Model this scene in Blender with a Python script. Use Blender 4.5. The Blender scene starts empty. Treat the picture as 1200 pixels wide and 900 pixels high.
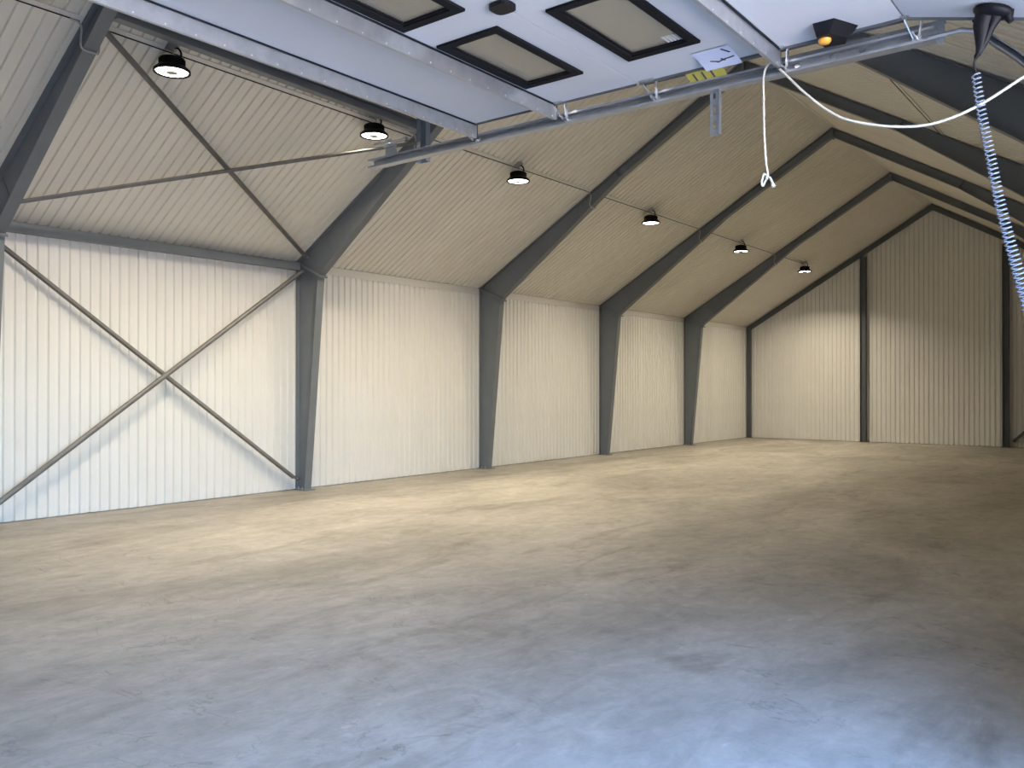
import bpy, math, random
from mathutils import Vector, Matrix
random.seed(7)
PI = math.pi
scn = bpy.context.scene
COL = scn.collection

# ------------------------------------------------------------------ camera
cam_d = bpy.data.cameras.new('camera'); cam = bpy.data.objects.new('camera', cam_d); COL.objects.link(cam)
YAW, PITCH, ROLL = 0.6596, 0.0045, 0.0007
F_PX = 1001.2
CAM = Vector((12.2005, 0.0, 1.7872))
_f = Vector((-math.sin(YAW)*math.cos(PITCH), math.cos(YAW)*math.cos(PITCH), math.sin(PITCH)))
_r = Vector((math.cos(YAW), math.sin(YAW), 0)); _u = _r.cross(_f)
_c, _s = math.cos(ROLL), math.sin(ROLL)
_r, _u = _c*_r + _s*_u, -_s*_r + _c*_u
cam.matrix_world = Matrix(((_r.x, _u.x, -_f.x, CAM.x), (_r.y, _u.y, -_f.y, CAM.y), (_r.z, _u.z, -_f.z, CAM.z), (0, 0, 0, 1)))
cam_d.sensor_width = 36.0; cam_d.sensor_fit = 'HORIZONTAL'; cam_d.lens = F_PX/1200*36
cam_d.clip_start = 0.03; cam_d.clip_end = 400
scn.camera = cam

# ------------------------------------------------------------------ sky, exposure
SKY_STRENGTH = 2.35; SUN_STRENGTH = 24.0; SKY_TINT = (0.87, 0.94, 1.08); SUN_ELEV = 58.0
LAMP_W = 88.0; LAMP_COLOR = (1.0, 0.86, 0.64); DISC_EMIT = 10.0; LAMP_SPREAD = 138.0
EXPOSURE = 0.75
wd = bpy.data.worlds.new('sky'); scn.world = wd; wd.use_nodes = True
bg = wd.node_tree.nodes['Background']
sky = wd.node_tree.nodes.new('ShaderNodeTexSky'); sky.sky_type = 'NISHITA'; sky.sun_disc = False
sky.sun_elevation = math.radians(SUN_ELEV); sky.sun_rotation = math.radians(-90)      # sun behind the building, over its left roof
sky.air_density = 1.0; sky.dust_density = 0.8; sky.ozone_density = 3.0
tint = wd.node_tree.nodes.new('ShaderNodeMix'); tint.data_type = 'RGBA'; tint.blend_type = 'MULTIPLY'
tint.inputs['Factor'].default_value = 1.0; tint.inputs[7].default_value = (*SKY_TINT, 1)       # the camera's white balance lies between lamps and daylight
wd.node_tree.links.new(sky.outputs[0], tint.inputs[6]); wd.node_tree.links.new(tint.outputs[2], bg.inputs[0]); bg.inputs[1].default_value = SKY_STRENGTH
sun_d = bpy.data.lights.new('sun', 'SUN'); sun_d.energy = SUN_STRENGTH; sun_d.color = (1.0, 0.88, 0.72); sun_d.angle = math.radians(0.6)
sun = bpy.data.objects.new('sun', sun_d); COL.objects.link(sun)
sun.rotation_euler = Vector((math.cos(math.radians(SUN_ELEV)), 0.0, -math.sin(math.radians(SUN_ELEV)))).to_track_quat('-Z', 'Y').to_euler()
vs = scn.view_settings
scn.display_settings.display_device = 'sRGB'
vs.view_transform = 'Standard'; vs.look = 'None'; vs.gamma = 1.0; vs.use_curve_mapping = False; vs.exposure = EXPOSURE

# ------------------------------------------------------------------ helpers
class MB:
    """collects geometry for one mesh"""
    def __init__(s): s.v = []; s.f = []; s.smooth = set()
    def add(s, vs_, fs, smooth=False):
        o = len(s.v); s.v += [tuple(p) for p in vs_]
        for f in fs:
            if smooth: s.smooth.add(len(s.f))
            s.f.append(tuple(i+o for i in f))
        return s
    def box(s, x0, x1, y0, y1, z0, z1):
        v = [(x, y, z) for z in (z0, z1) for y in (y0, y1) for x in (x0, x1)]
        return s.add(v, [(0,2,3,1), (4,5,7,6), (0,1,5,4), (2,6,7,3), (0,4,6,2), (1,3,7,5)])
    def prism(s, pts, ax, a0, a1):
        """polygon pts (2-D, in the plane across axis ax) extruded from a0 to a1"""
        def P(p, a):
            return (a, p[0], p[1]) if ax == 'x' else ((p[0], a, p[1]) if ax == 'y' else (p[0], p[1], a))
        n = len(pts)
        v = [P(p, a0) for p in pts] + [P(p, a1) for p in pts]
        return s.add(v, [tuple(range(n)), tuple(range(2*n-1, n-1, -1))] + [(i, i+n, (i+1) % n+n, (i+1) % n) for i in range(n)])
    def bar(s, p, q, w, h, up=(0, 0, 1)):
        """rectangular bar p to q, w across, h along up"""
        p, q = Vector(p), Vector(q); d = (q-p).normalized(); up = Vector(up)
        a = d.cross(up)
        if a.length < 1e-4: a = d.cross(Vector((1, 0, 0)))
        a.normalize(); b = a.cross(d).normalized()
        v = [e + a*w/2*i + b*h/2*j for e in (p, q) for i, j in ((-1,-1), (1,-1), (1,1), (-1,1))]
        return s.add(v, [(0,1,2,3), (7,6,5,4), (0,4,5,1), (1,5,6,2), (2,6,7,3), (3,7,4,0)])
    def section(s, p, q, prof, up):
        """profile polygon prof [(a,b)] swept from p to q; b along up"""
        p, q = Vector(p), Vector(q); d = (q-p).normalized()
        a = d.cross(Vector(up)).normalized(); b = a.cross(d).normalized()
        n = len(prof)
        v = [e + a*i + b*j for e in (p, q) for i, j in prof]
        return s.add(v, [tuple(range(n)), tuple(range(2*n-1, n-1, -1))] + [(i, i+n, (i+1) % n+n, (i+1) % n) for i in range(n)])
    def tube(s, path, r, n=8, cap=True):
        path = [Vector(p) for p in path]; m = len(path)
        rr = r if isinstance(r, (list, tuple)) else [r]*m
        ref = None; v = []
        for i, p in enumerate(path):
            d = (path[min(i+1, m-1)] - path[max(i-1, 0)]).normalized()
            if ref is None:
                ref = d.cross(Vector((0, 0, 1)))
                if ref.length < 1e-3: ref = d.cross(Vector((1, 0, 0)))
            ref = (ref - d*ref.dot(d)).normalized(); b = d.cross(ref)
            v += [p + (ref*math.cos(2*PI*k/n) + b*math.sin(2*PI*k/n))*rr[i] for k in range(n)]
        f = [(i*n+k, i*n+(k+1) % n, (i+1)*n+(k+1) % n, (i+1)*n+k) for i in range(m-1) for k in range(n)]
        s.add(v, f, smooth=True)
        if cap: s.add(v[:n], [tuple(range(n-1, -1, -1))]); s.add(v[-n:], [tuple(range(n))])
        return s
    def lathe(s, prof, c=(0, 0, 0), n=28, smooth=True, fl=None):
        """prof [(r,z)] turned about the vertical through c; fl: radius factor per step (flutes)"""
        v = []; m = len(prof)
        for r, z in prof:
            for k in range(n):
                q = fl(k) if (fl and r > 0.02) else 1
                v.append((c[0]+r*q*math.cos(2*PI*k/n), c[1]+r*q*math.sin(2*PI*k/n), c[2]+z))
        return s.add(v, [(i*n+k, i*n+(k+1) % n, (i+1)*n+(k+1) % n, (i+1)*n+k) for i in range(m-1) for k in range(n)], smooth)
    def bolt(s, c, d, r=0.012, h=0.01):
        c, d = Vector(c), Vector(d).normalized()
        a = d.cross(Vector((0.3, 0.2, 1))).normalized(); b = d.cross(a)
        ring = [a*math.cos(PI/3*k)*r + b*math.sin(PI/3*k)*r for k in range(6)]
        v = [c+q for q in ring] + [c+q+d*h for q in ring]
        return s.add(v, [tuple(range(6, 12))] + [(k, (k+1) % 6, (k+1) % 6+6, k+6) for k in range(6)])

ORG = {}
def mesh(name, mb, mat, org=(0, 0, 0)):
    me = bpy.data.meshes.new(name)
    me.from_pydata([(x-org[0], y-org[1], z-org[2]) for x, y, z in mb.v], [], mb.f)
    for i, p in enumerate(me.polygons): p.use_smooth = i in mb.smooth
    me.materials.append(mat)
    import bmesh
    bm = bmesh.new(); bm.from_mesh(me); bmesh.ops.recalc_face_normals(bm, faces=bm.faces); bm.to_mesh(me); bm.free()
    me.update(); return me
def tag(o, label, cat, group=None):
    o['label'] = label; o['category'] = cat
    if group: o['group'] = group
    return o
def thing(name, org, label, cat, group=None):
    o = bpy.data.objects.new(name, None); COL.objects.link(o); o.location = org; o.empty_display_size = 0.2
    ORG[o.name] = tuple(org); return tag(o, label, cat, group)
def part(name, mb, mat, parent, label=None):
    org = ORG[parent.name]
    o = bpy.data.objects.new(name, mesh(name, mb, mat, org)); COL.objects.link(o); o.parent = parent
    ORG[o.name] = org
    if label: o['label'] = label
    return o
def single(name, mb, mat, label, cat, group=None):
    xs, ys, zs = zip(*mb.v)
    org = ((min(xs)+max(xs))/2, (min(ys)+max(ys))/2, min(zs))
    o = bpy.data.objects.new(name, mesh(name, mb, mat, org)); COL.objects.link(o); o.location = org
    ORG[o.name] = org
    return tag(o, label, cat, group)
def struct(name, mb, mat):
    o = bpy.data.objects.new(name, mesh(name, mb, mat)); COL.objects.link(o); o['kind'] = 'structure'
    ORG[o.name] = (0, 0, 0); return o
def dup(o, loc, label=None, group=None):
    """a copy of a thing, its parts and their sub-parts"""
    r = o.copy(); COL.objects.link(r); r.location = loc
    if label: r['label'] = label
    if group: r['group'] = group
    ORG[r.name] = tuple(loc)
    for ch in list(o.children):
        c = ch.copy(); COL.objects.link(c); c.parent = r; ORG[c.name] = tuple(loc)
        for g in ch.children:
            d = g.copy(); COL.objects.link(d); d.parent = c
    return r
def spline(pts, k=8):
    P = [Vector(p) for p in pts]; P = [P[0]*2-P[1]] + P + [P[-1]*2-P[-2]]; out = []
    for i in range(1, len(P)-2):
        for j in range(k):
            t = j/k; a, b, c, d = P[i-1:i+3]
            out.append(0.5*((2*b) + (c-a)*t + (2*a-5*b+4*c-d)*t*t + (3*b-a-3*c+d)*t**3))
    return out + [P[-2]]

# ------------------------------------------------------------------ materials
def mat(name, col, rough=0.5, metal=0.0, var=0.0, scale=4.0, bump=0.0, bscale=60.0, spec=0.5, stretch=None):
    m = bpy.data.materials.new(name); m.use_nodes = True; nt = m.node_tree; N = nt.nodes; L = nt.links
    b = N['Principled BSDF']; b.inputs['Base Color'].default_value = (*col, 1)
    b.inputs['Roughness'].default_value = rough; b.inputs['Metallic'].default_value = metal
    b.inputs['Specular IOR Level'].default_value = spec
    tc = N.new('ShaderNodeTexCoord'); src = tc.outputs['Object']
    if stretch:
        mp = N.new('ShaderNodeMapping'); mp.inputs['Scale'].default_value = stretch; L.new(src, mp.inputs[0]); src = mp.outputs[0]
    if var:
        n = N.new('ShaderNodeTexNoise'); n.inputs['Scale'].default_value = scale; n.inputs['Detail'].default_value = 6; L.new(src, n.inputs['Vector'])
        r = N.new('ShaderNodeValToRGB'); e = r.color_ramp.elements
        e[0].position = 0.3; e[1].position = 0.7
        e[0].color = (*[c*(1-var) for c in col], 1); e[1].color = (*[min(1, c*(1+var)) for c in col], 1)
        L.new(n.outputs['Fac'], r.inputs[0]); L.new(r.outputs[0], b.inputs['Base Color'])
    if bump:
        n2 = N.new('ShaderNodeTexNoise'); n2.inputs['Scale'].default_value = bscale; n2.inputs['Detail'].default_value = 3; L.new(src, n2.inputs['Vector'])
        bp = N.new('ShaderNodeBump'); bp.inputs['Strength'].default_value = bump; bp.inputs['Distance'].default_value = 0.01
        L.new(n2.outputs['Fac'], bp.inputs['Height']); L.new(bp.outputs[0], b.inputs['Normal'])
    return m
M_SHEET = mat('white_sheet_paint', (0.80, 0.795, 0.77), 0.42, var=0.025, scale=1.5)
M_ROOF = mat('white_roof_sheet_paint', (0.775, 0.752, 0.682), 0.45, var=0.03, scale=1.2)
M_FLASH = mat('white_flashing', (0.70, 0.69, 0.66), 0.45)
M_CORE = mat('panel_core', (0.5, 0.5, 0.48), 0.8)
M_STEEL = mat('grey_steel_paint', (0.168, 0.188, 0.212), 0.5, var=0.06, scale=3)
M_DARKST = mat('dark_grey_steel_paint', (0.092, 0.105, 0.122), 0.5, var=0.06, scale=3)
M_BRACE = mat('brace_steel', (0.20, 0.20, 0.20), 0.45, metal=0.3, var=0.12, scale=8)
M_GALV = mat('galvanised_steel', (0.42, 0.435, 0.45), 0.36, metal=0.75, var=0.10, scale=14)
M_ZINC = mat('bright_zinc', (0.75, 0.75, 0.74), 0.25, metal=0.9)
M_DOOR = mat('door_panel_paint', (0.50, 0.505, 0.52), 0.45, var=0.02, scale=3)
M_DCAP = mat('dark_end_cap', (0.10, 0.105, 0.11), 0.5, metal=0.4)
M_BLACK = mat('black_plastic', (0.006, 0.006, 0.008), 0.5, spec=0.2)
M_FRAME = mat('black_window_frame', (0.008, 0.008, 0.009), 0.75, spec=0.12)
M_ORANGE = mat('orange_plastic', (0.85, 0.38, 0.05), 0.4)
M_ROPE = mat('white_rope_fibre', (0.60, 0.56, 0.48), 0.8, var=0.1, scale=90)
M_LABEL = mat('white_label', (0.50, 0.53, 0.66), 0.5)
M_YELLOW = mat('yellow_label', (0.38, 0.33, 0.06), 0.5)
M_INK = mat('dark_ink', (0.05, 0.05, 0.07), 0.6)
M_GREYPL = mat('grey_conduit_plastic', (0.45, 0.45, 0.43), 0.5)
M_COIL = mat('grey_coil_cable', (0.17, 0.19, 0.24), 0.25)
M_GROUND = mat('pale_sandy_yard', (0.58, 0.50, 0.41), 0.9, var=0.15, scale=3)

def emit(name, col, s):
    m = bpy.data.materials.new(name); m.use_nodes = True; nt = m.node_tree
    b = nt.nodes['Principled BSDF']; b.inputs['Base Color'].default_value = (0.8, 0.8, 0.8, 1)
    b.inputs['Emission Color'].default_value = (*col, 1); b.inputs['Emission Strength'].default_value = s
    return m
M_LED = emit('led_diffuser', (1.0, 0.95, 0.85), DISC_EMIT)

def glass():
    m = bpy.data.materials.new('acrylic_roof_light_haze'); m.use_nodes = True; nt = m.node_tree; N = nt.nodes; L = nt.links
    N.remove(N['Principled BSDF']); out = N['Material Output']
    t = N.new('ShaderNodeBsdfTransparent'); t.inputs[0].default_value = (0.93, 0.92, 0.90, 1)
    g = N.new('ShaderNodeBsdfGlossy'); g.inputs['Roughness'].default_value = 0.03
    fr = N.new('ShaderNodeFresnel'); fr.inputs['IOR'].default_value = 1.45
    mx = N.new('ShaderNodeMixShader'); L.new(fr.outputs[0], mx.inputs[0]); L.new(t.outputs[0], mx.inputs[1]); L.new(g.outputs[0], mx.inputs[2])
    df = N.new('ShaderNodeBsdfDiffuse'); df.inputs[0].default_value = (0.90, 0.78, 0.58, 1)      # warm haze painted in for the lit roof seen through the panes
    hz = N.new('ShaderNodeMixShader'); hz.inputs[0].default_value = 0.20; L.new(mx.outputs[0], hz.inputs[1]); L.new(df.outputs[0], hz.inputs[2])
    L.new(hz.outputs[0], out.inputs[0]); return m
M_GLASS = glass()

def concrete():
    m = bpy.data.materials.new('trowelled_concrete'); m.use_nodes = True; nt = m.node_tree; N = nt.nodes; L = nt.links
    b = N['Principled BSDF']
    tc = N.new('ShaderNodeTexCoord')
    def noise(scale, detail, sc=(1, 1, 1), rough=0.55, dist=0.0, rot=0.0):
        mp = N.new('ShaderNodeMapping'); mp.inputs['Scale'].default_value = sc; mp.inputs['Rotation'].default_value = (0, 0, rot)
        L.new(tc.outputs['Object'], mp.inputs[0])
        n = N.new('ShaderNodeTexNoise'); n.inputs['Scale'].default_value = scale; n.inputs['Detail'].default_value = detail
        n.inputs['Roughness'].default_value = rough; n.inputs['Distortion'].default_value = dist
        L.new(mp.outputs[0], n.inputs['Vector']); return n.outputs['Fac']
    def ramp(src, p0, p1, c0, c1):
        r = N.new('ShaderNodeValToRGB'); e = r.color_ramp.elements
        e[0].position = p0; e[1].position = p1; e[0].color = (*c0, 1); e[1].color = (*c1, 1)
        L.new(src, r.inputs[0]); return r.outputs[0]
    def mix(mode, fac, a, bb):
        x = N.new('ShaderNodeMix'); x.data_type = 'RGBA'; x.blend_type = mode
        if isinstance(fac, float): x.inputs['Factor'].default_value = fac
        else: L.new(fac, x.inputs['Factor'])
        L.new(a, x.inputs[6]); L.new(bb, x.inputs[7]); return x.outputs[2]
    base = ramp(noise(0.55, 8, (1.0, 0.45, 1), 0.6, 0.6), 0.34, 0.66, (0.34, 0.315, 0.27), (0.54, 0.505, 0.44))
    fine = ramp(noise(3.2, 9, (1, 0.55, 1), 0.65, 0.8), 0.30, 0.72, (0.80, 0.80, 0.80), (1.10, 1.10, 1.10))
    c = mix('MULTIPLY', 1.0, base, fine)
    stain = ramp(noise(0.9, 7, (1.3, 0.5, 1), 0.62, 1.4, 0.4), 0.54, 0.70, (1, 1, 1), (0.72, 0.69, 0.66))
    c = mix('MULTIPLY', 1.0, c, stain)
    bloom = ramp(noise(1.4, 9, (0.8, 0.8, 1), 0.7, 1.8, 1.1), 0.58, 0.76, (0, 0, 0), (0.10, 0.10, 0.10))
    c = mix('ADD', 1.0, c, bloom)
    # floor strip along the left wall is darker, with a wandering edge
    sx = N.new('ShaderNodeSeparateXYZ'); L.new(tc.outputs['Object'], sx.inputs[0])
    wob = N.new('ShaderNodeMath'); wob.operation = 'MULTIPLY_ADD'; wob.inputs[1].default_value = 0.5; L.new(noise(0.8, 4), wob.inputs[0]); L.new(sx.outputs[0], wob.inputs[2])
    strip = N.new('ShaderNodeMapRange'); strip.inputs[1].default_value = 1.52; strip.inputs[2].default_value = 1.75; strip.inputs[3].default_value = 0.80; strip.inputs[4].default_value = 1.0
    L.new(wob.outputs[0], strip.inputs[0])
    c = mix('MULTIPLY', 1.0, c, strip.outputs[0])
    grit = ramp(noise(7.0, 12, (1, 0.7, 1), 0.78, 0.4), 0.36, 0.66, (0.84, 0.84, 0.84), (1.10, 1.10, 1.10))
    c = mix('MULTIPLY', 1.0, c, grit)
    # wandering scuff lines, broken up by a second noise
    def mth(op, a, v):
        x = N.new('ShaderNodeMath'); x.operation = op; L.new(a, x.inputs[0])
        if isinstance(v, float): x.inputs[1].default_value = v
        else: L.new(v, x.inputs[1])
        return x.outputs[0]
    for sc, seed, wid in ((0.5, 0.35, 0.006), (1.3, 2.2, 0.008)):
        ln = mth('ABSOLUTE', mth('SUBTRACT', noise(sc, 8, (0.7, 1.2, 1), 0.6, 1.0, seed), 0.5), 0.0)
        lm_ = ramp(ln, 0.0, wid, (1, 1, 1), (0, 0, 0)); br = ramp(noise(1.6, 4, (1, 1, 1), 0.6, 0.5, seed+1), 0.50, 0.62, (0, 0, 0), (0.34, 0.34, 0.34))
        k_ = N.new('ShaderNodeMix'); k_.data_type = 'RGBA'; k_.blend_type = 'MULTIPLY'; k_.inputs['Factor'].default_value = 1.0
        L.new(lm_, k_.inputs[6]); L.new(br, k_.inputs[7])
        inv = N.new('ShaderNodeInvert'); L.new(k_.outputs[2], inv.inputs['Color'])
        c = mix('MULTIPLY', 1.0, c, inv.outputs['Color'])
    # small pale flecks
    fl = ramp(noise(9.0, 3, (1, 0.6, 1), 0.5, 0.5), 0.70, 0.76, (0, 0, 0), (0.10, 0.10, 0.10))
    c = mix('ADD', 1.0, c, fl)
    L.new(c, b.inputs['Base Color'])
    rr = N.new('ShaderNodeMapRange'); rr.inputs[3].default_value = 0.42; rr.inputs[4].default_value = 0.66
    L.new(noise(1.1, 6, (1, 0.5, 1)), rr.inputs[0]); L.new(rr.outputs[0], b.inputs['Roughness'])
    bp = N.new('ShaderNodeBump'); bp.inputs['Strength'].default_value = 0.12; bp.inputs['Distance'].default_value = 0.01
    L.new(noise(35, 5), bp.inputs['Height']); L.new(bp.outputs[0], b.inputs['Normal'])
    return m
M_CONC = concrete()

# ------------------------------------------------------------------ building dimensions
HW, H, RIDGE = 6.14, 3.9913, 7.652
W = 2*HW; SL = (RIDGE-H)/HW; TH = math.atan(SL)
Y0 = -5.41; YA, YB, YC, YD, YE, YF = [4.49] + [4.59 + 5*i for i in range(1, 6)]
YG = YF + 0.03                    # gable cladding face
def roof(x): return H + SL*(x if x <= HW else W-x)
PITCH_S = 0.143; FLAT = 0.084; SIDE = 0.015; DEEP = 0.030
DOOR_Y0, DOOR_Y1, LINTEL = -0.16, 4.14, 3.36  # far jamb, out of view, pulled in to trim daylight on the floor

# ------------------------------------------------------------------ structure
struct('floor', MB().box(-0.3, W+0.25, Y0-0.3, YG+0.25, -0.2, 0.0), M_CONC)
struct('ground', MB().box(W+0.25, W+60, -60, 60, -0.25, -0.03), M_GROUND)

def profile(n, flat=FLAT, side=SIDE, deep=DEEP):
    """(across, depth) points of n ribs of trapezoidal sheet; depth 0 = face to the room"""
    p = []
    for i in range(n):
        o = i*PITCH_S
        p += [(o, 0), (o+flat, 0), (o+flat+side, -deep), (o+PITCH_S-side, -deep)]
    return p + [(n*PITCH_S, 0)]
def sheet_mesh(name, n, length, m, z0=0.0, top=None, shape=(FLAT, SIDE, DEEP)):
    """sheet in local axes: x across, z along, +y to the room"""
    pr = profile(n, *shape); v = []; f = []
    for a, d in pr: v += [(a, d, z0), (a, d, top(a) if top else length)]
    for i in range(len(pr)-1): f.append((2*i, 2*i+2, 2*i+3, 2*i+1))
    me = bpy.data.meshes.new(name); me.from_pydata(v, [], f); me.materials.append(m); me.update(); return me
def sheet(name, me, parent, mtx):
    o = bpy.data.objects.new(name, me); COL.objects.link(o); o.parent = parent; o.matrix_local = mtx; return o
def frame_mtx(ax, ay, az, o):
    return Matrix(((ax[0], ay[0], az[0], o[0]), (ax[1], ay[1], az[1], o[1]), (ax[2], ay[2], az[2], o[2]), (0, 0, 0, 1)))

SW = 7*PITCH_S; NS = 35
wall_l = struct('wall_left', MB().box(-0.16, -0.04, Y0-0.16, YG+0.16, 0, H), M_CORE)
wm = sheet_mesh('wall_sheet', 7, H-0.015, M_SHEET, 0.012)
for i in range(NS):
    # across runs -y so that (across, to room, up) is right-handed
    sheet('wall_sheet', wm, wall_l, frame_mtx((0, -1, 0), (1, 0, 0), (0, 0, 1), (0.0015*(i % 2), Y0+(i+1)*SW, 0)))
mb = MB().box(W+0.04, W+0.2, Y0-0.16, DOOR_Y0, 0, H).box(W+0.04, W+0.2, DOOR_Y1, YG+0.16, 0, H).box(W+0.04, W+0.2, DOOR_Y0, DOOR_Y1, LINTEL, H)
wall_r = struct('wall_right', mb, M_CORE)
k = 0; y = DOOR_Y1+0.02
while y + SW < YG + 0.1:
    sheet('wall_sheet', wm, wall_r, frame_mtx((0, 1, 0), (-1, 0, 0), (0, 0, 1), (W-0.0015*(k % 2), y, 0))); y += SW; k += 1
y = DOOR_Y0-0.02
for k in range(5):
    y -= SW; sheet('wall_sheet', wm, wall_r, frame_mtx((0, 1, 0), (-1, 0, 0), (0, 0, 1), (W-0.0015*(k % 2), y, 0)))
lm = sheet_mesh('lintel_sheet', 7, H-0.015, M_SHEET, LINTEL+0.02)
for k in range(4):
    sheet('lintel_sheet', lm, wall_r, frame_mtx((0, 1, 0), (-1, 0, 0), (0, 0, 1), (W-0.0015*(k % 2), DOOR_Y0+0.2+k*SW, 0)))
def gable(name, yface, s):
    pts = [(-0.16, 0), (W+0.16, 0), (W+0.16, H), (HW, RIDGE+0.05), (-0.16, H)]
    a, b = (yface+s*0.04, yface+s*0.16)
    g = struct(name, MB().prism(pts, 'y', min(a, b), max(a, b)), M_CORE)
    n = int(W/SW)+1
    for i in range(n):
        x0 = i*SW; nr = 7 if i < n-1 else max(1, int((W-x0)/PITCH_S))
        if s > 0:
            me = sheet_mesh('gable_sheet', nr, 0, M_SHEET, 0.012, lambda a, x0=x0: roof(min(W-(W-x0-nr*PITCH_S)-a, W))-0.004)
            mt = frame_mtx((-1, 0, 0), (0, -1, 0), (0, 0, 1), (x0+nr*PITCH_S, yface-0.0015*(i % 2), 0))
        else:
            me = sheet_mesh('gable_sheet', nr, 0, M_SHEET, 0.012, lambda a, x0=x0: roof(x0+a)-0.004)
            mt = frame_mtx((1, 0, 0), (0, 1, 0), (0, 0, 1), (x0, yface+0.0015*(i % 2), 0))
        sheet('gable_sheet', me, g, mt)
gable('wall_back', YG, 1)
gable('wall_front', Y0, -1)
# roof: outer deck and one sheet per metre on each slope
t = 0.04/math.cos(TH); T = 0.18/math.cos(TH)
mb = MB().prism([(-0.45, roof(-0.45)+t), (HW, RIDGE+t), (W+0.45, roof(W+0.45)+t), (W+0.45, roof(W+0.45)+T), (HW, RIDGE+T), (-0.45, roof(-0.45)+T)], 'y', Y0-0.25, YG+0.25)  # eaves stretched outward, unseen, to shut off high sky at the door
ceiling = struct('ceiling', mb, M_CORE)
LS = HW/math.cos(TH)
rm = sheet_mesh('roof_sheet', 7, LS-0.004, M_ROOF, 0.012, shape=(0.098, 0.010, 0.024))
c_, s_ = math.cos(TH), math.sin(TH)
for i in range(NS):
    e = 0.0015*(i % 2)
    nl = (s_, 0, -c_); nr = (-s_, 0, -c_)
    sheet('roof_sheet', rm, ceiling, frame_mtx((0, -1, 0), nl, (c_, 0, s_), (nl[0]*e, Y0+(i+1)*SW, H+nl[2]*e)))
    sheet('roof_sheet', rm, ceiling, frame_mtx((0, 1, 0), nr, (-c_, 0, s_), (W+nr[0]*e, Y0+i*SW, H+nr[2]*e)))
# screw heads over the near bays of the left slope
mb = MB()
for v in (0.5, 1.7, 2.9, 3.9, 5.2, 6.4):
    y = 0.0
    while y < 12:
        x = v*c_; n = Vector((s_, 0, -c_))
        mb.bolt(Vector((x, y+0.05, roof(x)))+n*0.001, n, 0.006, 0.004); y += PITCH_S*2
scr = part('roof_screw', mb, M_GREYPL, ceiling); scr['kind'] = 'stuff'
# flashings
mb = MB().box(0.004, 0.012, Y0, YG, 3.845, 3.990)
struct('trim_1', mb, M_FLASH)
struct('trim_2', MB().box(W-0.012, W-0.004, Y0, YG, 3.845, 3.990), M_FLASH)
d = 0.15
mb = MB().prism([(HW-d, roof(HW-d)-0.004), (HW, RIDGE-0.004), (HW+d, roof(HW+d)-0.004), (HW+d, roof(HW+d)-0.010), (HW, RIDGE-0.010), (HW-d, roof(HW-d)-0.010)], 'y', Y0, YG)
struct('trim_3', mb, M_FLASH)

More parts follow.
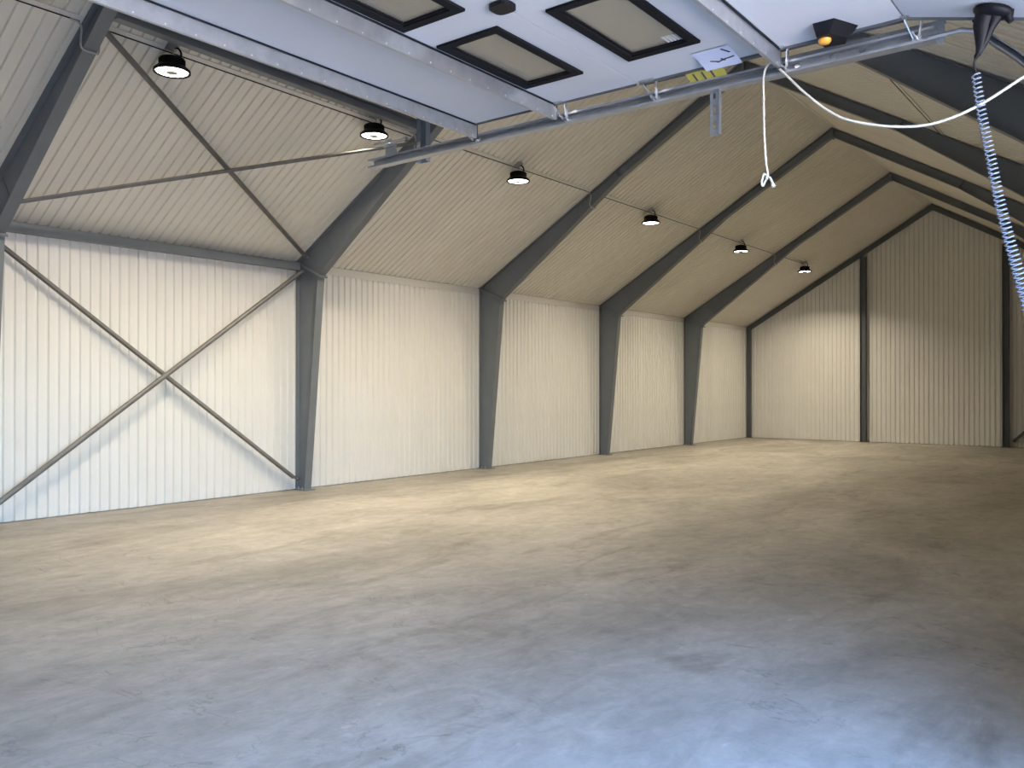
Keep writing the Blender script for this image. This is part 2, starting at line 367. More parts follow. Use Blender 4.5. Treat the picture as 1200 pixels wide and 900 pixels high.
# ------------------------------------------------------------------ portal frames
def plate(mb, p, q, t, y0, y1):
    """plate along p-q in the x-z plane, thickness t towards the left of p->q"""
    (x0, z0), (x1, z1) = p, q; L = math.hypot(x1-x0, z1-z0); nx, nz = -(z1-z0)/L*t, (x1-x0)/L*t
    return mb.prism([(x0, z0), (x1, z1), (x1+nx, z1+nz), (x0+nx, z0+nz)], 'y', y0, y1)
def mir(pts): return [(W-x, z) for x, z in pts]
FW = 0.075
def make_frame(yc, label):
    t = thing('portal_frame', (HW, yc, 0), label, 'steel frame', 'tapered grey portal frames along the hall')
    g = lambda pts, side: pts if side < 0 else mir(pts)
    top = lambda x: roof(x)-0.014
    for side in (-1, 1):
        kin = (0.60, 3.70); kout = (0.022, 3.965)
        mb = MB()
        mb.prism(g([(0.022, 0.016), (0.25, 0.016), kin, kout], side), 'y', yc-0.005, yc+0.005)
        for p, q in (((0.022, 0.016), kout), ((0.25, 0.016), kin)):
            w = 0.012
            mb.prism(g([p, (p[0]+w, p[1]), (q[0]+w, q[1]), q], side), 'y', yc-FW, yc+FW)
        part('column', mb, M_STEEL, t)
        mb = MB()
        tap = 3.60; zb = lambda x: roof(x)-0.222
        pts = [kout, kin, (tap, zb(tap)), (HW, zb(HW)), (HW, top(HW))]
        mb.prism(g([(0.022, 3.985), kin, (tap, zb(tap)), (tap, top(tap)), (0.05, top(0.05))], side), 'y', yc-0.004, yc+0.004)
        mb.prism(g([(tap, zb(tap)), (HW, zb(HW)), (HW, top(HW)), (tap, top(tap))], side), 'y', yc-0.004, yc+0.004)
        def fl(a, b): mb.prism(g([a, b, (b[0], b[1]+0.014), (a[0], a[1]+0.014)], side), 'y', yc-FW, yc+FW)
        fl(kin, (tap, zb(tap))); fl((tap, zb(tap)), (HW, zb(HW)))
        fl((0.05, top(0.05)-0.014), (HW, top(HW)-0.014))
        raf = part('rafter', mb, M_STEEL, t)
        # mitred pair of end plates at the knee, with bolts
        mb = MB(); dx, dz = (0.665-0.012), (3.668-3.978)
        plate(mb, *g([(0.012, 3.978), (0.665, 3.668)], side), 0.03, yc-FW-0.012, yc+FW+0.012)
        for k in (0.12, 0.25, 0.55, 0.72, 0.88):
            for sy in (-0.05, 0.05):
                x, z = 0.012+dx*k, 3.978+dz*k-0.004
                if side > 0: x = W-x
                mb.bolt((x, yc+sy, z), (-0.43*(-side), 0, -0.9), 0.014, 0.012)
        part('knee_plate', mb, M_STEEL, t)
        # web stiffeners on the rafter
        for xs in (1.02, tap):
            zt = top(xs); zl = zb(xs) if xs >= tap else kin[1]+(zb(tap)-kin[1])*(xs-kin[0])/(tap-kin[0])
            x2 = xs+(zt-zl)*0.5*-1 if xs < tap else xs-0.11
            mb = MB().prism(g([(xs, zl+0.014), (xs+0.012, zl+0.016), (x2+0.012, top(x2)-0.014), (x2, top(x2)-0.014)], side), 'y', yc-0.045 if xs == tap else yc-0.016, yc+0.045 if xs == tap else yc+0.016)
            part('stiffener', mb, M_STEEL, raf)
        mb = MB().box(*(sorted((0.0 if side < 0 else W, 0.33 if side < 0 else W-0.33))), yc-0.11, yc+0.11, 0, 0.016)
        bp = part('base_plate', mb, M_STEEL, t)
        for bx in (0.09, 0.19):
            for sy in (-0.06, 0.06):
                x = bx if side < 0 else W-bx
                mb = MB().tube([(x, yc+sy, 0.016), (x, yc+sy, 0.055)], 0.009, 6); mb.bolt((x, yc+sy, 0.016), (0, 0, 1), 0.018, 0.016)
                part('anchor_bolt', mb, M_GALV, bp)
    mb = MB().box(HW-0.014, HW+0.014, yc-FW-0.008, yc+FW+0.008, RIDGE-0.26, RIDGE-0.02)
    part('apex_plate', mb, M_STEEL, t)
    return t
fr_b = make_frame(YB, 'grey tapered steel portal frame with cross-brace cleats beside the bright door track')
dup(fr_b, (HW, YA, 0), 'grey tapered steel portal frame nearest the viewer, cut by the left picture edge')
dup(fr_b, (HW, YC, 0), 'grey tapered steel portal frame between the third and fourth lamps from the front')
dup(fr_b, (HW, YD, 0), 'grey tapered steel portal frame between the fourth and fifth lamps from the front')
dup(fr_b, (HW, YE, 0), 'grey tapered steel portal frame between the two farthest lamps')
# slim gable frame at the far end
t = thing('portal_frame', (HW, YF, 0), 'slim dark untapered gable frame against the far end wall', 'steel frame')
for side in (-1, 1):
    g = lambda pts: pts if side < 0 else mir(pts)
    mb = MB().prism(g([(0.02, 0.012), (0.17, 0.012), (0.17, roof(0.17)-0.21), (0.02, roof(0.02)-0.03)]), 'y', YF-0.09, YF+0.005)
    part('column', mb, M_DARKST, t)
    mb = MB().prism(g([(0.02, roof(0.02)-0.03), (0.17, roof(0.17)-0.21), (HW, RIDGE-0.21), (HW, RIDGE-0.02)]), 'y', YF-0.075, YF+0.005)
    part('rafter', mb, M_DARKST, t)
    mb = MB().box(*sorted((0.0 if side < 0 else W, 0.2 if side < 0 else W-0.2)), YF-0.12, YF+0.01, 0, 0.012)
    part('base_plate', mb, M_DARKST, t)
part('apex_plate', MB().box(HW-0.016, HW+0.016, YF-0.085, YF+0.008, RIDGE-0.235, RIDGE-0.02), M_DARKST, t)
def gable_post(xc, label):
    t = thing('gable_post', (xc, YF-0.02, 0), label, 'steel post', 'posts on the far gable wall')
    zt = min(roof(xc-0.1), roof(xc+0.1))-0.215; w = 0.09
    mb = MB().box(xc-w, xc-w+0.012, YF-0.16, YF+0.015, 0.012, zt).box(xc+w-0.012, xc+w, YF-0.16, YF+0.015, 0.012, zt).box(xc-w+0.012, xc+w-0.012, YF-0.09, YF-0.08, 0.012, zt)
    part('post', mb, M_DARKST, t)
    part('base_plate', MB().box(xc-0.12, xc+0.12, YF-0.18, YF+0.015, 0, 0.012), M_DARKST, t)
gable_post(4.05, 'dark steel post on the far gable wall left of the ridge')
gable_post(8.18, 'dark steel post on the far gable wall right of the ridge')
mb = MB().section((8.37, YF-0.05, 0.18), (12.0, YF-0.05, 3.75), [(-0.04, -0.04), (0.04, -0.04), (0.04, 0.04), (-0.04, 0.04)], (0, -1, 0))
single('gable_brace', mb, M_DARKST, 'dark diagonal brace rising from the foot of the right gable post', 'brace')

# ------------------------------------------------------------------ bracing between the two nearest frames
def angle_brace(name, p, q, leg, up, label, group, flip=1, round_=False):
    t = thing(name, p, label, 'brace', group)
    mb = MB(); p, q = Vector(p), Vector(q)
    if round_: mb.tube([p, q], leg/2, 10)
    else:
        th = leg*0.11
        mb.section(p, q, [(0, 0), (leg*flip, 0), (leg*flip, -th), (th*flip, -th), (th*flip, -leg), (0, -leg)], up)
    part('brace_rod' if round_ else 'brace_angle', mb, M_BRACE, t)
    d = (q-p).normalized()
    for e, s in ((p, 1), (q, -1)):
        mb = MB().bar(e-d*s*0.10, e+d*s*0.02, 0.012, 0.09, up); part('gusset', mb, M_STEEL, t)
        n = Vector(up).cross(d).normalized()
        mb = MB().bolt(e-d*s*0.04, n*1, 0.016, 0.025); mb.bolt(e-d*s*0.04, n*-1, 0.016, 0.025); part('bolt', mb, M_GALV, t)
    return t
angle_brace('wall_brace', (0.10, YA+0.16, 3.74), (0.10, YB-0.13, 0.24), 0.075, (0.7, 0, 0.75), 'grey angle brace on the left wall falling towards the far column foot', 'crossed braces on the left wall')
angle_brace('wall_brace', (0.21, YA+0.10, 0.25), (0.21, YB-0.12, 3.79), 0.075, (1, 0, 0), 'grey round brace on the left wall rising towards the far column head', 'crossed braces on the left wall', round_=True)
def rp(x, y, off): return (x+math.sin(TH)*off, y, roof(x)-math.cos(TH)*off)
angle_brace('roof_brace', rp(3.00, YA+0.10, 0.12), rp(0.30, YB-0.12, 0.12), 0.055, (0.5, 0, 0.86), 'thin steel roof brace falling from near rafter top to far eave', 'crossed braces under the left roof slope')
angle_brace('roof_brace', rp(0.50, YA+0.12, 0.18), rp(2.93, YB-0.12, 0.18), 0.055, (0.5, 0, 0.86), 'thin steel roof brace climbing from near eave to the second lamp', 'crossed braces under the left roof slope')
mb = MB()
a, b = YA+0.095, YB-0.095
mb.box(0.05, 0.17, a, b, 3.835, 3.965)
single('eave_strut', mb, M_STEEL, 'grey box strut along the left eave above the crossed wall braces', 'steel strut')
# channel strut between the rafters
def strut(xa, xb):
    p, q = Vector((xa, YA+0.08, roof(xa)-0.13)), Vector((xb, YB-0.08, roof(xb)-0.13))
    f, h, t = 0.12, 0.10, 0.008
    prof = [(0, h), (0, -h), (f, -h), (f, -h+0.02), (f-t, -h+0.02), (f-t, -h+t), (t, -h+t), (t, h-0.05), (f-t, h-0.05), (f-t, h-0.042), (t, h-0.042), (t, h)]
    return MB().section(p, q, prof, (0, 0, 1))
single('roof_strut', strut(3.25, 3.15), M_STEEL, 'grey channel strut under the roof just behind the open door', 'steel strut')

# ------------------------------------------------------------------ cable trays and conduit loops
TX = 2.95
def tray(y0, y1, x, label, dx=0.0):
    t = thing('cable_tray', (x, (y0+y1)/2, roof(x)), label, 'cable tray', 'cable trays along the roof slopes')
    s = 1 if x < HW else -1
    n = Vector((s*s_, 0, -c_)); u = Vector((c_, 0, s*s_)) if s > 0 else Vector((c_, 0, -s_))
    def P(a, o, y): xx = x+dx*(y1-y)/(y1-y0); return Vector((xx, y, roof(xx)))+u*a+n*o
    mb = MB(); w = 0.028
    mb.add([P(a, o, y) for y in (y0, y1) for a, o in ((-w, 0.003), (w, 0.003), (w, 0.012), (-w, 0.012))], [(0,1,2,3), (7,6,5,4), (0,4,5,1), (1,5,6,2), (2,6,7,3), (3,7,4,0)])
    part('tray_strip', mb, M_FLASH, t)
    part('cable', MB().tube([P(-w-0.014, 0.012, y0), P(-w-0.014, 0.010, y1)], 0.007, 6), M_BLACK, t)
gl = 'grey cable tray on the left roof slope '
tray(0.6, YA-0.10, TX, gl+'before the nearest frame')
tray(YA+0.10, YB-0.10, TX-0.06, gl+'above the two nearest lamps', 0.06)
tray(YB+0.10, YC-0.10, TX, gl+'at the third lamp from the front')
tray(YC+0.10, YD-0.10, TX, gl+'at the fourth lamp from the front')
tray(YD+0.10, YE-0.10, TX, gl+'at the fifth lamp from the front')
tray(YE+0.10, YE+2.45, TX, gl+'ending at the farthest lamp')
tray(YB+0.9, YC-0.10, 9.38, 'dark cable tray on the right roof slope above the sagging rope')
def loop(y, label):
    x = TX; z = roof(x)
    zl = 3.70+(roof(3.6)-0.222-3.70)*(x-0.6)/3.0
    pts = [(x-0.03, y-0.20, z-0.035), (x-0.02, y-0.115, z-0.05), (x+0.01, y-0.10, z-0.12), (x-0.02, y-0.095, zl+0.06), (x, y-0.09, zl-0.012), (x, y-0.03, zl-0.022), (x, y+0.05, zl-0.022), (x, y+0.092, zl), (x, y+0.10, z-0.12), (x-0.01, y+0.12, z-0.05), (x-0.03, y+0.2, z-0.035)]
    return single('conduit', MB().tube(spline(pts, 6), 0.011, 7), M_GREYPL, label, 'conduit', 'conduit loops under the left rafters')
loop(YA, 'pale conduit looping round the nearest left rafter')
loop(YB, 'pale conduit looping round the second left rafter')
loop(YC, 'pale conduit looping round the rafter beyond the third lamp')
loop(YD, 'pale conduit looping round the rafter beyond the fourth lamp')
loop(YE, 'pale conduit looping round the rafter before the farthest lamp')

# ------------------------------------------------------------------ lamps
def make_lamp(loc, label):
    x, y, z = loc
    t = thing('high_bay_lamp', loc, label, 'lamp', 'round black high-bay lamps')
    c = loc
    body = MB().lathe([(0.0, 0.150), (0.11, 0.150), (0.135, 0.140), (0.142, 0.075), (0.15, 0.055), (0.180, 0.030), (0.206, 0.006), (0.207, -0.022), (0.188, -0.024), (0.182, 0.0), (0.0, 0.004)], c, 48, fl=None)
    h = part('housing', body, M_BLACK, t)
    fins = MB()
    for k in range(24):
        a = 2*PI*k/24; r0, r1 = 0.11, 0.148
        p = Vector((x+math.cos(a)*r0, y+math.sin(a)*r0, z+0.092)); q = Vector((x+math.cos(a)*r1, y+math.sin(a)*r1, z+0.092))
        fins.bar(p, q, 0.006, 0.075)
    part('cooling_fin', fins, M_BLACK, h)
    part('diffuser', MB().lathe([(0.181, 0.0), (0.178, -0.010), (0.150, -0.014), (0.075, -0.014), (0.070, -0.006), (0.070, 0.003)], c, 40), M_LED, t)
    part('centre_cap', MB().lathe([(0.070, -0.010), (0.066, -0.026), (0.058, -0.030), (0.0, -0.031)], c, 24), M_GREYPL, t)
    top = roof(x)-0.02-z
    hk = MB().tube([(x, y, z+0.13), (x, y, z+0.175)], 0.016, 8)
    hk.tube(spline([(x, y, z+0.165), (x+0.03, y, z+0.19), (x+0.03, y, z+0.23), (x, y, z+0.25), (x, y, z+top)], 5), 0.008, 6)
    part('hook', hk, M_GALV, t)
    cb = MB().tube(spline([(x+0.06, y+0.05, z+0.12), (x+0.07, y+0.075, z+0.20), (x+0.03, y+0.06, z+0.27), (x-0.01, y+0.03, z+top+0.0)], 6), 0.012, 7)
    part('lamp_cable', cb, M_BLACK, t)
    n = Vector((s_, 0, -c_)); o = Vector((x, y, roof(x)))+n*0.013
    u = Vector((c_, 0, s_)); v = Vector((0, 1, 0)); mb = MB()
    mb.add([o+u*a+v*b+n*e for e in (0, 0.012) for a, b in ((-0.06, -0.07), (0.06, -0.07), (0.06, 0.07), (-0.06, 0.07))], [(0,1,2,3), (7,6,5,4), (0,4,5,1), (1,5,6,2), (2,6,7,3), (3,7,4,0)])
    part('mounting_plate', mb, M_GALV, t)
    ld = bpy.data.lights.new('lamp_light', 'AREA'); ld.energy = LAMP_W; ld.color = LAMP_COLOR
    ld.shape = 'DISK'; ld.size = 0.34; ld.spread = math.radians(LAMP_SPREAD)
    lo = bpy.data.objects.new('lamp_light', ld); COL.objects.link(lo); lo.parent = t; lo.location = (0, 0, -0.019)
    return t
LX, LZ = 2.985, 5.475
names = ['high-bay lamp nearest the viewer, left of the open door rail', 'high-bay lamp just left of the second rafter, above the roof brace',
         'third high-bay lamp from the front, below the door track', 'fourth high-bay lamp from the front, in the middle of its bay',
         'fifth high-bay lamp from the front, the second farthest', 'farthest and smallest lamp, next to the far gable rafter']
lamp0 = None
for (y, nm) in zip((5.42, 8.60, 12.06, 16.93, 21.93, 26.95), names):
    lb = 'round black glowing ' + nm
    if lamp0 is None: lamp0 = make_lamp((LX, y, LZ), lb)
    else: dup(lamp0, (LX, y, LZ), lb)

# ------------------------------------------------------------------ overhead sectional door, raised open
PZ = 3.50; PT = 0.04; DY0, DY1 = -0.12, 4.22
door = thing('door_1', (10.2, 2.05, 3.4), 'raised pale grey sectional overhead door with black-framed windows overhead', 'door')
door['kind'] = 'structure'
XS = [8.50, 9.235, 9.82, 10.615, 11.215]
WINS = [(y0, y0+0.745) for y0 in (0.215, 1.19, 2.165, 3.14)]
def section(x0, x1, wins=None):
    mb = MB(); g = 0.004; x0 += g; x1 -= g
    if not wins: mb.box(x0, x1, DY0, DY1, PZ, PZ+PT)
    else:
        a, b = wins
        mb.box(x0, a, DY0, DY1, PZ, PZ+PT).box(b, x1, DY0, DY1, PZ, PZ+PT)
        ys = [DY0] + [v for w in WINS for v in (w[0]+0.03, w[1]-0.03)] + [DY1]
        for i in range(0, len(ys), 2): mb.box(a, b, ys[i], ys[i+1], PZ, PZ+PT)
    return mb
W2 = (9.285, 9.675); W3 = (9.955, 10.36)
secs = []
for i, wn in enumerate((None, (W2[0]+0.03, W2[1]-0.03), (W3[0]+0.03, W3[1]-0.03), None)):
    secs.append(part('door_section', section(XS[i], XS[i+1], wn), M_DOOR, door))
tl = math.radians(15); d5 = Vector((math.cos(tl), 0, -math.sin(tl))); n5 = Vector((math.sin(tl), 0, math.cos(tl)))
p5 = Vector((XS[4]+0.004, 0, PZ))
def at5(a, y, o): q = p5+d5*a+n5*o; return (q.x, y, q.z)
def box5(mb, a0, a1, y0, y1, o0, o1):
    v = [at5(a, y, o) for o in (o0, o1) for y in (y0, y1) for a in (a0, a1)]
    return mb.add(v, [(0,2,3,1), (4,5,7,6), (0,1,5,4), (2,6,7,3), (0,4,6,2), (1,3,7,5)])
secs.append(part('door_section', box5(MB(), 0, 0.60, DY0, DY1, 0, PT), M_DOOR, door))
part('bottom_seal', box5(MB(), 0.60, 0.64, DY0, DY1, 0.006, PT-0.004), M_BLACK, door)
# dark steel end caps along the section ends
for i in range(4):
    x0, x1 = XS[i]+0.01, XS[i+1]-0.01
    mb = MB().box(x0, x1, DY1+0.001, DY1+0.006, PZ-0.012, PZ+PT)
    if i >= 2: mb.box(x0, x1, DY1+0.006, DY1+0.05, PZ-0.004, PZ+PT)
    part('end_cap', mb, M_DCAP, secs[i])
part('end_cap', box5(MB(), 0.01, 0.59, DY1+0.001, DY1+0.006, -0.012, PT), M_DCAP, secs[4])
for (a, b) in (W2, W3):
    for (y0, y1) in WINS:
        mb = MB(); bw = 0.046
        for z0, z1, e in ((PZ-0.014, PZ-0.001, 0), ):
            mb.box(a, a+bw, y0, y1, z0, z1).box(b-bw, b, y0, y1, z0, z1).box(a+bw, b-bw, y0, y0+bw, z0, z1).box(a+bw, b-bw, y1-bw, y1, z0, z1)
        q = 0.036; z0, z1 = PZ-0.001, PZ+PT+0.012     # lining through the panel
        mb.box(a+q, a+bw, y0+q, y1-q, z0, z1).box(b-bw, b-q, y0+q, y1-q, z0, z1).box(a+bw, b-bw, y0+q, y0+bw, z0, z1).box(a+bw, b-bw, y1-bw, y1-q, z0, z1)
        # stepped bead around the glass
        s2 = bw+0.012
        mb.box(a+bw, a+s2, y0+bw, y1-bw, PZ-0.005, PZ+0.003).box(b-s2, b-bw, y0+bw, y1-bw, PZ-0.005, PZ+0.003).box(a+s2, b-s2, y0+bw, y0+s2, PZ-0.005, PZ+0.003).box(a+s2, b-s2, y1-s2, y1-bw, PZ-0.005, PZ+0.003)
        f = part('window_frame', mb, M_FRAME, door)
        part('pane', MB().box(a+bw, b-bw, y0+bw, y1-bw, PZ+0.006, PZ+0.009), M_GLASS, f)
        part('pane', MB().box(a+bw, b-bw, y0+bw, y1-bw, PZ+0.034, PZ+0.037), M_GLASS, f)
mb = MB()
for k in range(5): mb.box(W3[1]-0.145+k*0.018, W3[1]-0.133+k*0.018, 3.75, 3.825, PZ+0.0035, PZ+0.0055)
part('pane_sticker', mb, M_GREYPL, door, 'small grey barred sticker in the window corner')
# stiffening rails (galvanised hat channels) hanging under sections
def rail(xe):
    h = 0.088; t_ = 0.003; w = 0.075
    z1, z0 = PZ-0.001, PZ-h
    prof = [(xe, z1), (xe, z0), (xe-0.018, z0), (xe-0.018, z0+t_), (xe-t_, z0+t_), (xe-t_, z1-t_), (xe-w, z1-t_), (xe-w, z1)]
    r = part('stiffener_rail', MB().prism(prof, 'y', DY0+0.02, DY1+0.03), M_GALV, door)
    part('rail_end', MB().box(xe-0.024, xe+0.003, DY1+0.031, DY1+0.036, z0-0.003, z1), M_DCAP, r)
    part('rail_gap_strip', MB().box(xe+0.002, xe+0.012, DY0+0.02, DY1+0.02, PZ-0.007, PZ-0.001), M_BLACK, r)  # black strip standing in for the dark groove between panel and rail
    mb = MB()
    for k in range(28): mb.bolt((xe-0.001, 0.1+k*0.152, z0+0.012), (1, 0, 0), 0.0045, 0.003)
    part('rail_screw', mb, M_FLASH, r)
for xe in (8.615, 9.245, 10.625): rail(xe)
# roller brackets at the far ends
TY = 4.33; TZ = 3.428
def bracket(x, zoff=0.0):
    mb = MB()
    mb.box(x-0.045, x+0.045, DY1-0.03, DY1+0.01, PZ-0.006, PZ-0.001)
    mb.bar((x-0.035, DY1+0.012, PZ-0.004), (x-0.012, TY-0.035, TZ-0.005), 0.022, 0.005, (1, 0, 0.3))
    mb.bar((x+0.045, DY1+0.012, PZ-0.004), (x+0.014, TY-0.035, TZ-0.005), 0.022, 0.005, (1, 0, -0.3))
    mb.bar((x-0.03, DY1+0.02, PZ+0.01), (x+0.06, DY1+0.02, PZ+0.01), 0.02, 0.02)
    b = part('roller_bracket', mb, M_ZINC, door)
    mb = MB().tube([(x, DY1+0.02, TZ), (x, TY+0.005, TZ)], 0.006, 8); mb.tube([(x, TY-0.012, TZ), (x, TY+0.012, TZ)], 0.021, 14)
    part('roller', mb, M_ZINC, b)
for x in (8.555, 9.275, 9.885, 10.625, 11.25): bracket(x)
# centre hinges between the windows (black, rounded)
for yc in (1.03, 2.01, 2.985):
    mb = MB(); n = 16
    pts = [(9.83+0.055*math.copysign(abs(math.cos(2*PI*k/n))**0.6, math.cos(2*PI*k/n)), yc+0.05*math.copysign(abs(math.sin(2*PI*k/n))**0.6, math.sin(2*PI*k/n))) for k in range(n)]
    mb.prism(pts, 'z', PZ-0.022, PZ-0.001)
    part('hinge_cover', mb, M_BLACK, door)
# slide lock: black wedge housing with orange knob
mb = MB()
lx, ly = 10.905, 4.13
top_ = [(lx-0.045, ly-0.10), (lx+0.055, ly-0.10), (lx+0.12, ly+0.05), (lx+0.09, ly+0.10), (lx-0.06, ly+0.10)]
bot_ = [(lx-0.035, ly-0.075), (lx+0.03, ly-0.085), (lx+0.075, ly+0.02), (lx+0.05, ly+0.085), (lx-0.045, ly+0.075)]
v = [(x, y, PZ-0.001) for x, y in top_] + [(x, y, PZ-0.06) for x, y in bot_]
mb.add(v, [tuple(range(5)), tuple(range(9, 4, -1))] + [(i, i+5, (i+1) % 5+5, (i+1) % 5) for i in range(5)])
lk = part('lock_housing', mb, M_BLACK, door)
mb = MB(); c = Vector((lx-0.012, ly-0.025, PZ-0.061)); n = 12
mb.lathe([(0.0, -0.020), (0.022, -0.018), (0.030, -0.008), (0.030, 0.004)], c, 14)
part('lock_knob', mb, M_ORANGE, lk, 'orange lock knob')
# white leaflet and yellow label near the far edge
mb = MB(); n = 6; v = []
for i in range(n+1):
    a = i/n; z = PZ-0.006-0.03*a**2.0
    for j in range(2):
        y0, y1 = (4.06, 4.0) ; x = 10.245+0.20*j
        yy = 4.01+0.19*a
        for o in (0, 0.0015): v.append((x, yy, z+o))
f = []
for i in range(n):
    b0, b1 = i*4, i*4+4
    f += [(b0, b0+2, b1+2, b1), (b0+1, b1+1, b1+3, b0+3), (b0, b1, b1+1, b0+1), (b0+2, b0+3, b1+3, b1+2)]
f += [(0, 1, 3, 2), (n*4, n*4+2, n*4+3, n*4+1)]
mb.add(v, f)
lf = part('leaflet', mb, M_LABEL, door, 'white printed leaflet curling off the panel')
def onleaf(x, a): return Vector((x, 4.01+0.19*a, PZ-0.0072-0.03*a**2.0))
mb = MB()
for (x0, a0), (x1, a1) in (((10.40, 0.12), (10.425, 0.40)), ((10.30, 0.62), (10.34, 0.72)), ((10.33, 0.74), (10.39, 0.64)), ((10.36, 0.60), (10.375, 0.72)), ((10.39, 0.66), (10.43, 0.62))):
    mb.bar(onleaf(x0, a0), onleaf(x1, a1), 0.011, 0.0015, (0, 0, 1))
part('leaflet_print', mb, M_INK, lf)
mb = MB().prism([(4.228, PZ-0.013), (4.228, PZ-0.017), (4.300, PZ-0.040), (4.300, PZ-0.036)], 'x', 10.11, 10.32)
yl = part('warning_label', mb, M_YELLOW, door, 'yellow warning label')
mb = MB()
for k in range(3): mb.prism([(4.235, PZ-0.0185), (4.235, PZ-0.0205), (4.295, PZ-0.0397), (4.295, PZ-0.0377)], 'x', 10.145+k*0.05, 10.155+k*0.05)
part('label_print', mb, M_INK, yl)

# ------------------------------------------------------------------ far door track with its fittings
tr = thing('door_track', (9.5, TY, TZ), 'bright galvanised horizontal door track along the open door edge', 'door track')
path = [(7.53, TZ), (11.40, TZ)]
path[1] = (11.33, TZ)
# closed C profile in (y, normal) offsets, open to the door
hh = 0.031; t_ = 0.0035
prof = [(-0.034, hh), (0.03, hh), (0.03, -hh), (-0.034, -hh), (-0.034, -hh+0.012), (-0.034+t_, -hh+0.012), (-0.034+t_, -hh+t_), (0.03-t_, -hh+t_), (0.03-t_, hh-t_), (-0.034+t_, hh-t_), (-0.034+t_, hh-0.012), (-0.034, hh-0.012)]
def sweep(path, prof, y):
    mb = MB(); v = []; m = len(prof)
    for i, (x, z) in enumerate(path):
        a = path[max(i-1, 0)]; b = path[min(i+1, len(path)-1)]
        dx, dz = b[0]-a[0], b[1]-a[1]; L = math.hypot(dx, dz); nx, nz = -dz/L, dx/L
        v += [(x+nx*o, y+p, z+nz*o) for p, o in prof]
    f = [(i*m+k, i*m+(k+1) % m, (i+1)*m+(k+1) % m, (i+1)*m+k) for i in range(len(path)-1) for k in range(m)]
    f += [tuple(range(m-1, -1, -1)), tuple(range((len(path)-1)*m, len(path)*m))]
    return mb.add(v, f)
part('track_rail', sweep(path, prof, TY), M_GALV, tr)
bend = [(p.x, p.z) for p in spline([(11.515, 0, TZ-0.01), (11.56, 0, 3.345), (11.62, 0, 3.285), (11.682, 0, 3.22), (11.80, 0, 3.07), (11.90, 0, 2.85), (11.97, 0, 2.5), (12.01, 0, 2.0), (12.02, 0, 1.2)], 4)] + [(12.02, 0.004)]
part('curved_track', sweep(bend, [(p*0.8, o*0.52) for p, o in prof], TY), M_DCAP, tr)  # backlit shade of the bend put into its dark colour
part('track_lip', MB().tube([(11.30, TY-0.03, TZ-0.022), (11.44, TY-0.03, TZ-0.018), (11.54, TY-0.02, TZ-0.045)], 0.0115, 8), M_GALV, tr)
# perforated splice angle behind the track, with bolts
mb = MB().box(10.54, 11.36, TY+0.031, TY+0.036, TZ-0.030, TZ+0.075).box(10.54, 11.36, TY+0.036, TY+0.08, TZ+0.07, TZ+0.075)
sp = part('splice_angle', mb, M_STEEL, tr)
mb = MB()
for x in (10.68, 10.86, 11.0): mb.bolt((x, TY+0.026, TZ+0.006), (0, -1, 0), 0.016, 0.018)
part('track_bolt', mb, M_ZINC, sp)
mb = MB()
for x in (11.07, 11.13, 11.2): mb.bolt((x, TY+0.030, TZ+0.05), (0, -1, 0), 0.009, 0.002)
part('punched_hole', mb, M_BLACK, sp)
# hanger channel up to the rafter
hx = 7.97; ztop = roof(hx)-0.225
mb = MB().box(hx-0.045, hx+0.045, 4.44, 4.445, TZ-0.03, ztop).box(hx-0.045, hx-0.040, 4.40, 4.44, TZ-0.03, ztop).box(hx+0.040, hx+0.045, 4.40, 4.44, TZ-0.03, ztop)
mb.box(hx-0.06, hx+0.06, 4.44, YA+0.07, ztop, ztop+0.006)
hg = part('hanger', mb, M_STEEL, tr)
mb = MB().box(hx-0.04, hx-0.005, TY+0.031, 4.44, TZ+0.005, TZ+0.011).box(hx-0.04, hx-0.005, 4.394, 4.40, TZ+0.005, TZ+0.11)
part('clamp', mb, M_ZINC, hg)
# end stop plate and spring bumper
mb = MB().box(7.645, 7.755, TY+0.031, TY+0.037, TZ-0.03, TZ+0.125)
es = part('end_stop', mb, M_GALV, tr)
mb = MB().tube([(7.56, TY+0.01, TZ+0.145), (7.70, TY+0.01, TZ+0.135), (7.88, TY+0.01, TZ+0.128)], 0.013, 10)
mb.tube([(7.69, TY+0.01, TZ+0.136), (7.72, TY+0.01, TZ+0.134)], 0.028, 12); mb.tube([(7.86, TY+0.01, TZ+0.129), (7.885, TY+0.01, TZ+0.128)], 0.02, 10)
mb.box(7.66, 7.74, TY-0.005, TY+0.031, TZ+0.105, TZ+0.112)
part('spring_bumper', mb, M_ZINC, es)
# slotted angle hanging under the track
mb = MB(); x0, x1, z0, z1 = 10.208, 10.268, 3.155, TZ-0.031; sx0, sx1 = 10.226, 10.240
y0, y1 = TY-0.004, TY
mb.box(x0, sx0, y0, y1, z0, z1).box(sx1, x1, y0, y1, z0, z1)
zz = [z0, z0+0.03, z0+0.08, z0+0.115, z0+0.165, z0+0.20, z0+0.235, z1]
for i in range(0, 8, 2): mb.box(sx0, sx1, y0, y1, zz[i], zz[i+1])
mb.box(x1, x1+0.004, TY-0.03, TY, z0, z1)
part('slotted_angle', mb, M_GALV, tr, 'pale slotted angle hanging below the track')

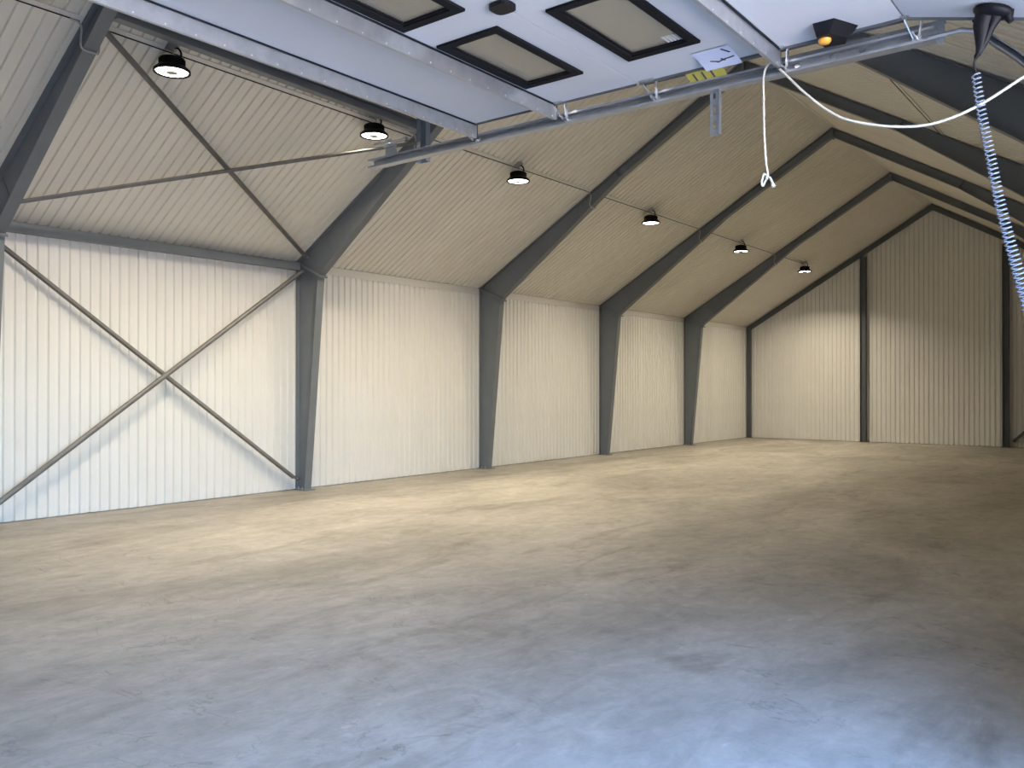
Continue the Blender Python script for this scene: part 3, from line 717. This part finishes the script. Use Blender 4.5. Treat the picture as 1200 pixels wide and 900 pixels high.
# ------------------------------------------------------------------ rope, pull box, coil cable
t = thing('rope', (10.54, TY-0.06, 2.8), 'white pull rope with a knotted end, tied to the track and sagging right', 'rope')
ry = TY-0.06
hang = [(10.60, ry, 3.49), (10.535, ry, 3.42), (10.53, ry, 3.27), (10.533, ry, 3.10), (10.542, ry, 2.95), (10.552, ry, 2.885), (10.545, ry, 2.866)]
part('hanging_end', MB().tube(spline(hang, 7), 0.0058, 8), M_ROPE, t)
kn = [(10.552, ry-0.008, 2.878), (10.535, ry-0.012, 2.885), (10.522, ry-0.006, 2.85), (10.525, ry, 2.83), (10.54, ry+0.006, 2.86), (10.56, ry, 2.868), (10.575, ry, 2.84), (10.582, ry, 2.815)]
part('knot', MB().tube(spline(kn, 6), [0.006]*36+[0.007, 0.008, 0.009, 0.010, 0.011, 0.012, 0.012], 8), M_ROPE, t)
dr = [(10.60, ry, 3.50), (10.585, ry-0.01, 3.455), (10.66, ry-0.01, 3.36), (10.76, ry-0.02, 3.245), (10.87, ry-0.02, 3.14), (10.98, ry-0.03, 3.07), (11.16, ry-0.03, 3.01), (11.33, ry-0.03, 2.99), (11.50, ry-0.02, 3.032), (11.67, ry-0.01, 3.12), (11.80, ry, 3.20), (11.90, ry, 3.25), (11.99, ry+0.03, 3.28)]
part('sagging_length', MB().tube(spline(dr, 6), 0.0062, 8), M_ROPE, t)

bx, by, bz = 11.597, 4.10, 3.402
t = thing('cable_box', (bx, by, bz), 'black plastic cable box under the open door, top right corner', 'cable box')
mb = MB(); n = 24; v = []
for z, s1 in ((-0.002, 0.80), (-0.006, 0.92), (-0.014, 1.0), (-0.026, 1.0), (-0.040, 0.85), (-0.047, 0.6)):
    for k in range(n):
        a = 2*PI*k/n; v.append((bx+0.075*s1*math.cos(a), by+0.07*s1*math.sin(a), bz-0.26*0.075*s1*math.cos(a)+z))
mb.add(v, [(i*n+k, i*n+(k+1) % n, (i+1)*n+(k+1) % n, (i+1)*n+k) for i in range(5) for k in range(n)] + [tuple(range(n)), tuple(range(6*n-1, 5*n-1, -1))], True)
bd = part('box_dome', mb, M_BLACK, t)
mb = MB()
mb.tube([(bx-0.028, by, 3.372), (11.556, by, 3.33), (11.549, by, 3.24), (11.540, by, 3.215)], [0.042, 0.036, 0.018, 0.010], 10)
mb.tube([(bx+0.012, by, 3.365), (11.588, by, 3.315), (11.565, by, 3.255), (11.546, by, 3.22)], [0.032, 0.018, 0.014, 0.010], 8)
mb.tube([(bx+0.055, by, 3.368), (11.656, by, 3.335), (11.664, by, 3.322)], [0.024, 0.016, 0.013], 8)
mb.tube([(bx-0.05, by, 3.37), (11.524, by, 3.352)], 0.013, 8)
part('box_body', mb, M_BLACK, bd)
mb = MB().tube([(11.543, by, 3.218), (11.533, by, 3.205), (11.530, by, 3.195)], [0.013, 0.010, 0.006], 8)
part('strain_relief', mb, M_BLACK, bd)
# coil cable
cy = 4.10
def onl(p): return Vector(p)
axis = spline([(11.531, cy, 3.135), (11.534, cy, 3.11), (11.552, cy, 2.969), (11.584, cy, 2.782), (11.622, cy, 2.559), (11.662, cy, 2.376), (11.705, cy, 2.194), (11.753, cy, 2.0), (11.80, cy, 1.86), (11.86, cy, 1.78), (11.95, cy, 1.76), (12.05, cy+0.02, 1.78)], 10)
L = [0]
for i in range(1, len(axis)): L.append(L[-1]+(axis[i]-axis[i-1]).length)
turns = 80; N_ = turns*12; pts = []
for i in range(N_+1):
    s = L[-1]*i/N_; j = max(k for k in range(len(L)) if L[k] <= s+1e-9); j = min(j, len(L)-2)
    a = (s-L[j])/(L[j+1]-L[j]); p = axis[j].lerp(axis[j+1], a); d = (axis[j+1]-axis[j]).normalized()
    e1 = Vector((0, 1, 0)); e2 = d.cross(e1); th = 2*PI*turns*i/N_; r = 0.0155+0.0065*min(1, i/N_*1.5)
    pts.append(p+e1*math.cos(th)*r+e2*math.sin(th)*r)
t2 = thing('coil_cable', tuple(axis[0]), 'shiny grey coiled cable hanging down at the right picture edge', 'cable')
part('coil', MB().tube(pts, 0.0037, 6), M_COIL, t2)
part('straight_lead', MB().tube(spline([(11.530, cy, 3.197), (11.525, cy, 3.175), tuple(pts[0])], 4), 0.0045, 6), M_BLACK, t2)
mb = MB().box(12.05, 12.15, cy-0.05, cy+0.09, 1.70, 1.86)
part('wall_socket', mb, M_GREYPL, t2)
